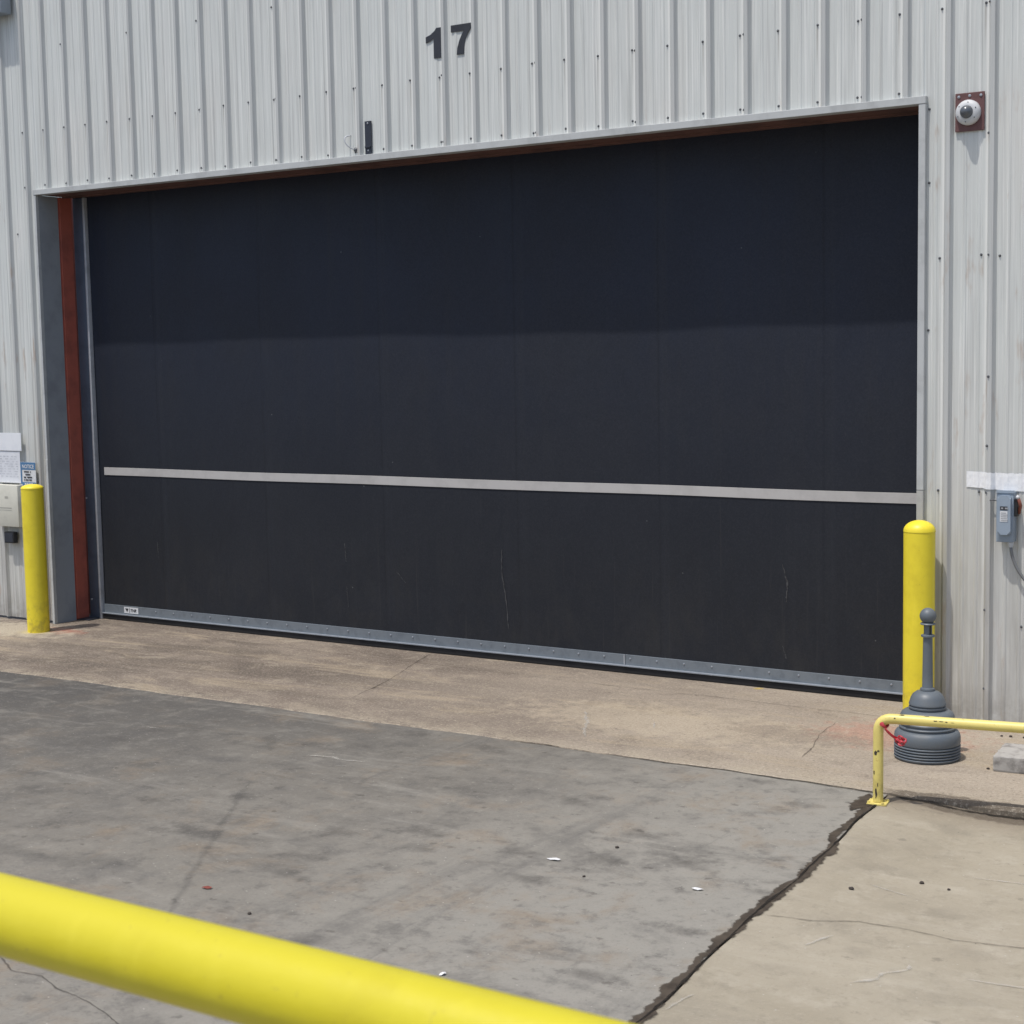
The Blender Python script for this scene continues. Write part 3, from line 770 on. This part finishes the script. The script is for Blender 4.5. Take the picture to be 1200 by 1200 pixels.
# strip of white film following the ribs
bm = bmesh.new(); prev = None
xx = [9.455 + i*.012 for i in range(110)]
for i, x in enumerate(xx):
    y = min(prof(x), prof(x+.006), prof(x-.006)) - .004 - random.uniform(0, .0012)
    zt = 1.803 - (x-9.455)*.02 + (0 if x < 9.60 else random.uniform(-.006, .002)); zb = 1.692 - (x-9.455)*.045 - (.004 if x > 9.585 else 0)
    c = [bm.verts.new((x, y - random.uniform(0, .0015), zb + (zt-zb)*k/4)) for k in range(5)]
    if prev:
        for k in range(4): bm.faces.new((prev[k], prev[k+1], c[k+1], c[k]))
    prev = c
tag(sheet_obj('film_strip', bm, M['film'], up=(0,-1,0)), 'long strip of wrinkled white film stuck across the wall above the switch box', 'film strip')

# left of the opening: sheets, notice, cream box
bm = bmesh.new(); box(bm, -.80, -.384, -.046, -.041, 1.782, 1.968, .001)
for x, z in ((-.40, 1.952), (-.40, 1.800)): lathe(bm, [(.006, 0), (.003, -.003)], (x, -.0462, z), 'y', 8)
tag(new_obj('blank_sign', bm, M['sheet']), 'blank white plate on the left wall, above the larger faded sheet', 'sign', 'white plates on the left wall')
bm = bmesh.new(); box(bm, -.86, -.420, -.040, -.036, 1.448, 1.776, .001)
fs = root('faded_notice', (-.62, -.038, 1.45), 'larger faded white sheet with faint print, below the blank plate', 'sign', 'white plates on the left wall')
pc(new_obj('sheet', bm, worn('faded_sheet', (.74, .76, .80), .6, dirt=.5, scale=9, dirtcol=(.58, .60, .64))), fs)
bm = bmesh.new()
for i in range(9):
    z = 1.72 - i*.026; x = -.82
    while x < -.47:
        w = random.uniform(.02, .06); rect(bm, x, min(x+w, -.45), z, z+.008, -.0418); x += w + random.uniform(.012, .05)
pc(sheet_obj('print', bm, worn('faded_print', (.62, .64, .68), .7), up=(0,-1,0)), fs)
bm = bmesh.new(); box(bm, -.765, -.40, -.11, -.030, .995, 1.430, .006)
cb = root('cream_box', (-.58, -.05, 1.0), 'cream control box on the wall, half hidden by the left bollard', 'box')
pc(auto_smooth(new_obj('case', bm, M['cream'])), cb)
bm = bmesh.new(); rect(bm, -.70, -.50, 1.185, 1.196, -.1115); rect(bm, -.70, -.50, 1.165, 1.169, -.1115); rect(bm, -.60, -.55, 1.290, 1.312, -.1115); pc(sheet_obj('marking', bm, worn('cream_marking', (.42, .41, .36), .6), up=(0,-1,0)), cb)
bm = bmesh.new(); box(bm, -.668, -.52, -.085, -.030, .818, .935, .005)
ob = root('outlet_box', (-.59, -.05, .82), 'small dark outlet box under the cream box, behind the left bollard', 'outlet')
pc(new_obj('case', bm, M['dark']), ob)
bm = bmesh.new(); box(bm, -.655, -.533, -.089, -.0852, .83, .923, .002); pc(new_obj('lid', bm, M['blackmetal']), ob)
# blue notice
nx0, nx1 = -.415, -.185
ns = root('notice_sign', ((nx0+nx1)/2, -.036, 1.33), 'small blue and white NOTICE sign behind the top of the left bollard', 'sign')
bm = bmesh.new(); box(bm, nx0, nx1, -.042, -.037, 1.275, 1.668, .001); pc(new_obj('board', bm, M['paper']), ns)
bm = bmesh.new(); rect(bm, nx0+.001, nx1-.001, 1.590, 1.667, -.0440); rect(bm, nx0+.001, nx0+.022, 1.44, 1.590, -.0440); rect(bm, nx0+.023, nx1-.001, 1.415, 1.46, -.0440); pc(sheet_obj('blue_band', bm, M['blue'], up=(0,-1,0)), ns)
bm = text_bm('NOTICE', nx0+.030, 1.604, .040, -.0458, .178, 0, .02); pc(sheet_obj('heading', bm, M['paper'], up=(0,-1,0)), ns)
bm = bmesh.new()
for z, segs in ((1.562, ((.055, .13), (.145, .16))), (1.533, ((.075, .15),)), (1.505, ((.05, .085), (.10, .175))), (1.478, ((.05, .065), (.075, .12), (.13, .17)))):
    for a, b in segs: rect(bm, nx0+a, nx0+b, z, z+.013, -.0458)
for z in (1.385, 1.355, 1.325, 1.298): rect(bm, nx1-.06, nx1-.018, z, z+.011, -.0458)
pc(sheet_obj('print', bm, M['ink'], up=(0,-1,0)), ns)
bm = bmesh.new()
for a, b in ((.06, .085), (.092, .115), (.122, .15), (.156, .185)): rect(bm, nx0+a, nx0+b, 1.424, 1.451, -.0458)
pc(sheet_obj('logo_band', bm, M['paper'], up=(0,-1,0)), ns)

# wall light
wl = root('wall_light', (-.43, 0, 6.17), 'boxy grey wall light high on the left edge of the wall', 'wall light')
bm = bmesh.new(); box(bm, -.66, -.232, -.165, -.035, 6.165, 6.52, .010); pc(auto_smooth(new_obj('housing', bm, M['fixture'])), wl)
bm = bmesh.new(); box(bm, -.64, -.252, -.178, -.1655, 6.185, 6.50, .008); pc(auto_smooth(new_obj('lens', bm, M['lens'])), wl)
bm = bmesh.new(); box(bm, -.54, -.35, -.034, -.001, 6.22, 6.46, .003); pc(new_obj('back_plate', bm, M['blackmetal']), wl)

# ------------------------------------------------------------------ bollards
def bollard(x, y, h, capz, label):
    r = root('bollard', (x, y, 0), label, 'bollard', 'yellow bollards at the door jambs')
    R = .1095
    bm = bmesh.new(); lathe(bm, [(R, -.02), (R, .3), (R, .7), (R, h-capz-.004)], n=56); o = auto_smooth(new_obj('post', bm, M['yellow'])); o.parent = r
    bm = bmesh.new()
    lathe(bm, [(R, h-capz-.0038), (R+.0025, h-capz), (R+.0015, h-capz+.004)] + [(max(.002, (R+.0015)*math.cos(t*PI/20)), h-capz+.004+(capz-.004)*math.sin(t*PI/20)) for t in range(1, 11)], n=56)
    o = auto_smooth(new_obj('cap', bm, M['yellow']), 50); o.parent = r
    return r
bollard(.195, -.42, 1.485, .045, 'yellow steel bollard in front of the notice sign, left of the door')
bollard(9.178, -.18, 1.462, .080, 'domed yellow bollard behind the grey ash receptacle, right of the door')

# ------------------------------------------------------------------ smoking receptacle
ux, uy = 9.548, -1.085
urn = root('ash_receptacle', (ux, uy, 0), 'slate grey long-necked cigarette receptacle standing behind the low yellow rail', 'ash receptacle')
prof_b = [(.198, 0), (.206, .006)]
for k in range(5):
    z = .010 + k*.0185
    prof_b += [(.207, z), (.2125, z+.005), (.2125, z+.009), (.207, z+.0135), (.197, z+.0145), (.197, z+.0178)]
prof_b += [(.209, .104), (.2125, .114), (.2115, .150), (.207, .170), (.198, .184), (.188, .191), (.178, .194), (.172, .1955), (.170, .200), (.180, .205), (.182, .212), (.178, .217), (.166, .219), (.164, .226), (.174, .231), (.175, .240), (.168, .247), (.158, .255), (.155, .256)]
bm = bmesh.new(); lathe(bm, prof_b, n=72); o = auto_smooth(new_obj('base', bm, M['urn']), 40); o.parent = urn
prof_s = [(.156, .2565), (.170, .262), (.173, .272), (.172, .288), (.163, .305), (.145, .317), (.124, .322), (.112, .324), (.109, .328), (.119, .333), (.120, .342), (.109, .347), (.109, .352), (.119, .357), (.118, .366),
          (.114, .375), (.107, .400), (.093, .424), (.072, .440), (.052, .446), (.046, .4465)]
bm = bmesh.new(); lathe(bm, prof_s, n=64); o = auto_smooth(new_obj('shoulder', bm, M['urn']), 40); o.parent = urn
bm = bmesh.new(); box(bm, -.095, -.06, -.180, -.150, .268, .300, .006); o = new_obj('latch', bm, M['urn']); o.parent = urn
bm = bmesh.new(); lathe(bm, [(.047, .447), (.048, .455), (.045, .463), (.036, .466), (.0345, .47), (.0335, .56), (.031, .72), (.030, .795), (.033, .798), (.043, .802), (.044, .808), (.042, .814), (.030, .818)], n=40)
o = auto_smooth(new_obj('neck', bm, M['urn']), 40); o.parent = urn
bm = bmesh.new(); lathe(bm, [(.013, .8185), (.013, .878)], n=16)
for k in range(3):
    a = .5 + k*2*PI/3
    seg = [(.027*math.cos(a+d), .027*math.sin(a+d)) for d in (-.62, -.3, 0, .3, .62)] + [(.019*math.cos(a+d), .019*math.sin(a+d)) for d in (.62, .3, 0, -.3, -.62)]
    lo = [bm.verts.new((p[0], p[1], .8182)) for p in seg]; hi = [bm.verts.new((p[0], p[1], .879)) for p in seg]
    bm.faces.new(lo[::-1]); bm.faces.new(hi)
    for i in range(10): bm.faces.new((lo[i], lo[(i+1) % 10], hi[(i+1) % 10], hi[i]))
o = auto_smooth(new_obj('ash_opening', bm, [M['urn']]), 40); o.parent = urn
bm = bmesh.new(); lathe(bm, [(.030, .8795), (.046, .881), (.050, .886), (.046, .892), (.030, .896)] + [(.053*math.cos(t*PI/18), .938+.053*math.sin(t*PI/18)) for t in range(-5, 9)] + [(.003, .991)], n=40)
o = auto_smooth(new_obj('knob', bm, M['urn']), 50); o.parent = urn

# ------------------------------------------------------------------ low rail
px_, py_ = 9.632, -2.215; zb = zlot(9.65, -2.2)
dirx, diry = math.cos(math.radians(10)), math.sin(math.radians(10))
rl = root('guard_rail', (px_, py_, zb), 'low chipped yellow pipe rail with a red ribbon, right of the joint', 'guard rail')
RZ = .500; rr = .0302; L = 2.7
def along(t, z): return (px_ + dirx*t, py_ + diry*t, z)
bm = bmesh.new()
pts = [along(0, zb+.012), along(0, .2), along(0, RZ-.085)] + arc(along(0, RZ-.085), along(0, RZ), along(.085, RZ), 8)[1:] + [along(.3, RZ), along(1.2, RZ), along(L-.085, RZ)] + arc(along(L-.085, RZ), along(L, RZ), along(L, RZ-.085), 8)[1:] + [along(L, zlot(12, -1.8)-.0)]
tube(bm, pts, rr, 28); o = auto_smooth(new_obj('pipe', bm, M['yellow_old'])); pc(o, rl)
for t in (0, L):
    c = along(t, zb if t == 0 else .0); bm = bmesh.new(); box(bm, -.058, .058, -.058, .058, 0, .010, .002)
    bmesh.ops.rotate(bm, verts=bm.verts[:], cent=(0,0,0), matrix=Matrix.Rotation(math.radians(10), 3, 'Z')); bmesh.ops.translate(bm, verts=bm.verts[:], vec=c)
    pp = pc(new_obj('base_plate', bm, M['yellow_old']), rl)
    for sx, sy in ((-.042, -.042), (.042, -.042), (.042, .042), (-.042, .042)):
        bm = bmesh.new(); lathe(bm, [(.010, .010), (.010, .018), (.005, .020)], (c[0]+sx, c[1]+sy, c[2]), 'z', 6); o = new_obj('anchor_bolt', bm, M['yellow_old']); o.parent = pp
# worn marks on the pipe
def chip(t, ang, lt, la, post=False):
    """an irregular flake of bare metal lying on the pipe's skin"""
    bm = bmesh.new(); n = 14; vs = []
    for i in range(n):
        a = 2*PI*i/n; k = random.uniform(.55, 1.15)
        u = t + lt*math.cos(a)*k; w = ang + la*math.sin(a)*k; R = rr + .0012
        if not post:   # around the horizontal pipe
            c = along(u, RZ); side = Vector((diry, -dirx, 0)); v = Vector(c) + (side*math.cos(w) + Vector((0,0,1))*math.sin(w))*R
        else:
            c = Vector(along(0, u)); v = c + Vector((math.cos(w), math.sin(w), 0))*R
        vs.append(bm.verts.new(v))
    bm.faces.new(vs); pc(sheet_obj('bare_patch', bm, M['pebble'], up=(.2, -1, .3)), rl)
for a in ((.335, .35, .012, .10), (.365, .33, .016, .07), (.395, .30, .010, .08), (.43, .26, .014, .04), (.14, 1.2, .018, .22), (.10, .35, .006, .12), (.28, 1.35, .02, .12)): chip(*a)
for a in ((.295, -1.75, .014, .42), (.308, -1.2, .006, .3), (.175, -2.1, .014, .2), (.105, -1.3, .014, .1), (.05, -1.6, .03, .25)): chip(*a, True)

# red ribbon tied at the bend
rb = root('ribbon', (px_, py_, RZ-.05), 'red plastic ribbon knotted round the bend of the low yellow rail', 'ribbon')
c0 = Vector(along(.030, RZ-.032)); ax = Vector((dirx*.7, diry*.7, .7)).normalized(); u = ax.orthogonal().normalized(); v = ax.cross(u)
bm = bmesh.new(); ring = []
for i in range(28):
    a = 2*PI*i/28; k = .0335 + .002*math.sin(3*a); d = (u*math.cos(a)+v*math.sin(a))
    wv = .012 + .004*math.sin(2*a+1)
    ring.append([bm.verts.new(c0+d*k-ax*wv), bm.verts.new(c0+d*(k+.003)-ax*wv*.3), bm.verts.new(c0+d*(k+.002)+ax*wv*.4), bm.verts.new(c0+d*k+ax*wv)])
for i in range(28):
    a, b = ring[i], ring[(i+1) % 28]
    for k in range(3): bm.faces.new((a[k], a[k+1], b[k+1], b[k]))
pc(sheet_obj('loop', bm, M['ribbon'], smooth=True), rb)
bm = bmesh.new(); st = Vector(along(.048, RZ-.055)) + Vector((0, -.03, 0)); en = Vector(along(.145, RZ-.118)) + Vector((0, -.035, 0))
for off, ph in ((0, 0), (.004, 1.3), (-.004, 2.4)):
    prev = None
    for i in range(15):
        t = i/14; p = st.lerp(en, t) + Vector((0, off, -.010*math.sin(t*PI))); w = .007 + .013*t + .002*math.sin(t*9+ph)
        tw = ph*.35 + t*1.2; nn = Vector((.25*math.sin(tw), -math.sin(tw)*.6, math.cos(tw))).normalized()
        c = (bm.verts.new(p - nn*w), bm.verts.new(p + Vector((0, -.004, 0))), bm.verts.new(p + nn*w))
        if prev:
            for k in range(2): bm.faces.new((prev[k], prev[k+1], c[k+1], c[k]))
        prev = c
pc(sheet_obj('tail', bm, M['ribbon'], smooth=True), rb)
bm = bmesh.new()
for k in range(4):
    a = k*1.7; q = en + Vector((.012*math.cos(a), -.004*k, .014*math.sin(a)))
    tube(bm, [q + Vector((.017*math.cos(t*2*PI/10+a), .008*math.sin(t*2*PI/10*2), .013*math.sin(t*2*PI/10+a))) for t in range(11)], [.0065]*11, 6, False)
pc(new_obj('knot', bm, M['ribbon'], smooth=True), rb)

# ------------------------------------------------------------------ concrete block
bm = bmesh.new(); box(bm, 0, 1.7, -.19, .19, 0, .10, .012)
bmesh.ops.subdivide_edges(bm, edges=[e for e in bm.edges if e.calc_length() > .3], cuts=14, use_grid_fill=True)
for vv in bm.verts: vv.co += Vector((random.uniform(-1,1), random.uniform(-1,1), random.uniform(-1,.4)))*.0035
bmesh.ops.rotate(bm, verts=bm.verts[:], cent=(0,0,0), matrix=Matrix.Rotation(math.radians(6), 3, 'Z'))
bmesh.ops.translate(bm, verts=bm.verts[:], vec=(10.0, -1.04, .001))
tag(new_obj('concrete_block', bm, M['block']), 'weathered flat concrete parking block lying on the apron at the right edge', 'concrete block')

# ------------------------------------------------------------------ foreground barrier
FY, FZ, FR = -10.045, 2.045, .0445
fb = root('barrier_rail', (11.8, FY, 0), 'thick bright yellow pipe barrier crossing the near foreground', 'guard rail')
bm = bmesh.new(); tube(bm, [(9.6, FY, FZ)] + [(9.6+i*.25, FY, FZ) for i in range(1, 20)], FR, 40); pc(auto_smooth(new_obj('pipe', bm, M['yellow_rail'])), fb)
for x in (9.75, 14.1):
    bm = bmesh.new(); tube(bm, [(x, FY, -.03), (x, FY, 1), (x, FY, FZ-.012)], FR*.96, 28); pc(auto_smooth(new_obj('post', bm, M['yellow_rail'])), fb)

# ------------------------------------------------------------------ litter
def pebble(x, y, s, label, mat, name='pebble', cat='pebble', grp='dark pebbles by the wall', flat=.6):
    bm = bmesh.new(); bmesh.ops.create_icosphere(bm, subdivisions=2, radius=s)
    for v in bm.verts:
        v.co *= random.uniform(.8, 1.15); v.co.z *= flat
    z = 0 if y > -1.98 else zlot(x, y)
    bmesh.ops.translate(bm, verts=bm.verts[:], vec=(x, y, z + s*flat*.7))
    tag(new_obj(name, bm, mat, smooth=True), label, cat, grp)
pebble(9.80, -.28, .010, 'dark pebble under the low rail, leftmost of three by the wall', M['pebble'])
pebble(9.86, -.27, .012, 'dark pebble under the low rail, middle of three by the wall', M['pebble'])
pebble(9.95, -.26, .012, 'dark pebble under the low rail, rightmost of three by the wall', M['pebble'])
pebble(9.98, -1.19, .011, 'dark pebble beside the corner of the concrete block', M['pebble'])
pebble(10.05, -3.72, .014, 'dark clod on the tan slab right of the wet joint', M['pebble'])
pebble(8.72, -3.75, .012, 'dark clod on the grey slab, above the white scrap', M['pebble'])
def scrap(x, y, w, l, rot, label, mat, name='paper_scrap', cat='litter', grp='litter on the lot'):
    bm = bmesh.new(); n = 9; vs = []
    for i in range(n):
        a = 2*PI*i/n; k = random.uniform(.75, 1.1)
        vs.append(bm.verts.new((w*math.cos(a)*k, l*math.sin(a)*k, random.uniform(.001, .010))))
    c = bm.verts.new((0, 0, .012))
    for i in range(n): bm.faces.new((vs[i], vs[(i+1) % n], c))
    bmesh.ops.rotate(bm, verts=bm.verts[:], cent=(0,0,0), matrix=Matrix.Rotation(rot, 3, 'Z'))
    bmesh.ops.translate(bm, verts=bm.verts[:], vec=(x, y, zlot(x, y)+.003))
    tag(sheet_obj(name, bm, mat, up=(0,0,1)), label, cat, grp)
scrap(9.405, -4.15, .035, .014, .3, 'white paper scrap on the grey slab nearest the wet joint', M['scrap'])
scrap(8.536, -4.11, .045, .013, .1, 'white paper scrap near the middle of the grey slab', M['scrap'])
scrap(7.255, -5.40, .030, .014, .4, 'curled red dry leaf on the grey slab at lower left', M['leaf'], 'dry_leaf', 'leaf')
scrap(8.95, -5.71, .020, .012, 1.0, 'white paper fleck just above the foreground barrier', M['scrap'])
pebble(7.70, -5.57, .010, 'small dark clod right of the red leaf', M['pebble'], 'clod', 'clod', 'clods on the lot')
pebble(10.31, -3.42, .013, 'larger dark clod on the tan slab right of the wet joint', M['pebble'], 'clod', 'clod', 'clods on the lot')
pebble(10.46, -3.45, .009, 'tiny dark clod on the tan slab, right of the larger clod', M['pebble'], 'clod', 'clod', 'clods on the lot')
pebble(8.81, -4.26, .009, 'dark clod on the grey slab between the two white scraps', M['pebble'], 'clod', 'clod', 'clods on the lot')

# ------------------------------------------------------------------ light
d = Vector((.38, 1.0, -2.95)).normalized()
sl = bpy.data.lights.new('sun', 'SUN'); sl.energy = 3.05; sl.angle = math.radians(.7); sl.color = (1, .955, .89)
so = bpy.data.objects.new('sun', sl); COL.objects.link(so); so.rotation_euler = d.to_track_quat('-Z', 'Y').to_euler(); so.location = (0, -20, 30)
wd = bpy.data.worlds.new('World'); S.world = wd; wd.use_nodes = True
nt = wd.node_tree; bg = nt.nodes['Background']; sky = nt.nodes.new('ShaderNodeTexSky'); sky.sky_type = 'NISHITA'; sky.sun_disc = False
sky.sun_elevation = math.asin(-d.z); sky.sun_rotation = math.atan2(-d.x, -d.y) % (2*PI)
sky.air_density = 1.0; sky.dust_density = 2.5; sky.ozone_density = 1.0
nt.links.new(sky.outputs[0], bg.inputs[0]); bg.inputs[1].default_value = .15

# ------------------------------------------------------------------ camera
cd = bpy.data.cameras.new('camera'); co = bpy.data.objects.new('camera', cd); COL.objects.link(co)
yaw, pitch, roll = -.57852, -.09676, -.01858
f = Vector((math.sin(yaw)*math.cos(pitch), math.cos(yaw)*math.cos(pitch), math.sin(pitch)))
r = Vector((math.cos(yaw), -math.sin(yaw), 0)); u = r.cross(f)
r2 = r*math.cos(roll) + u*math.sin(roll); u2 = -r*math.sin(roll) + u*math.cos(roll)
mw = Matrix((r2, u2, -f)).transposed().to_4x4(); mw.translation = (12.95621, -11.22227, 2.67088)
co.matrix_world = mw
cd.sensor_width = 36; cd.sensor_height = 36; cd.lens = 1888.874/1200*36
cd.clip_start = .05; cd.clip_end = 1000
cd.dof.use_dof = True; cd.dof.focus_distance = 12.5; cd.dof.aperture_fstop = 11
S.camera = co
S.view_settings.view_transform = 'Standard'; S.view_settings.look = 'None'; S.view_settings.exposure = 0
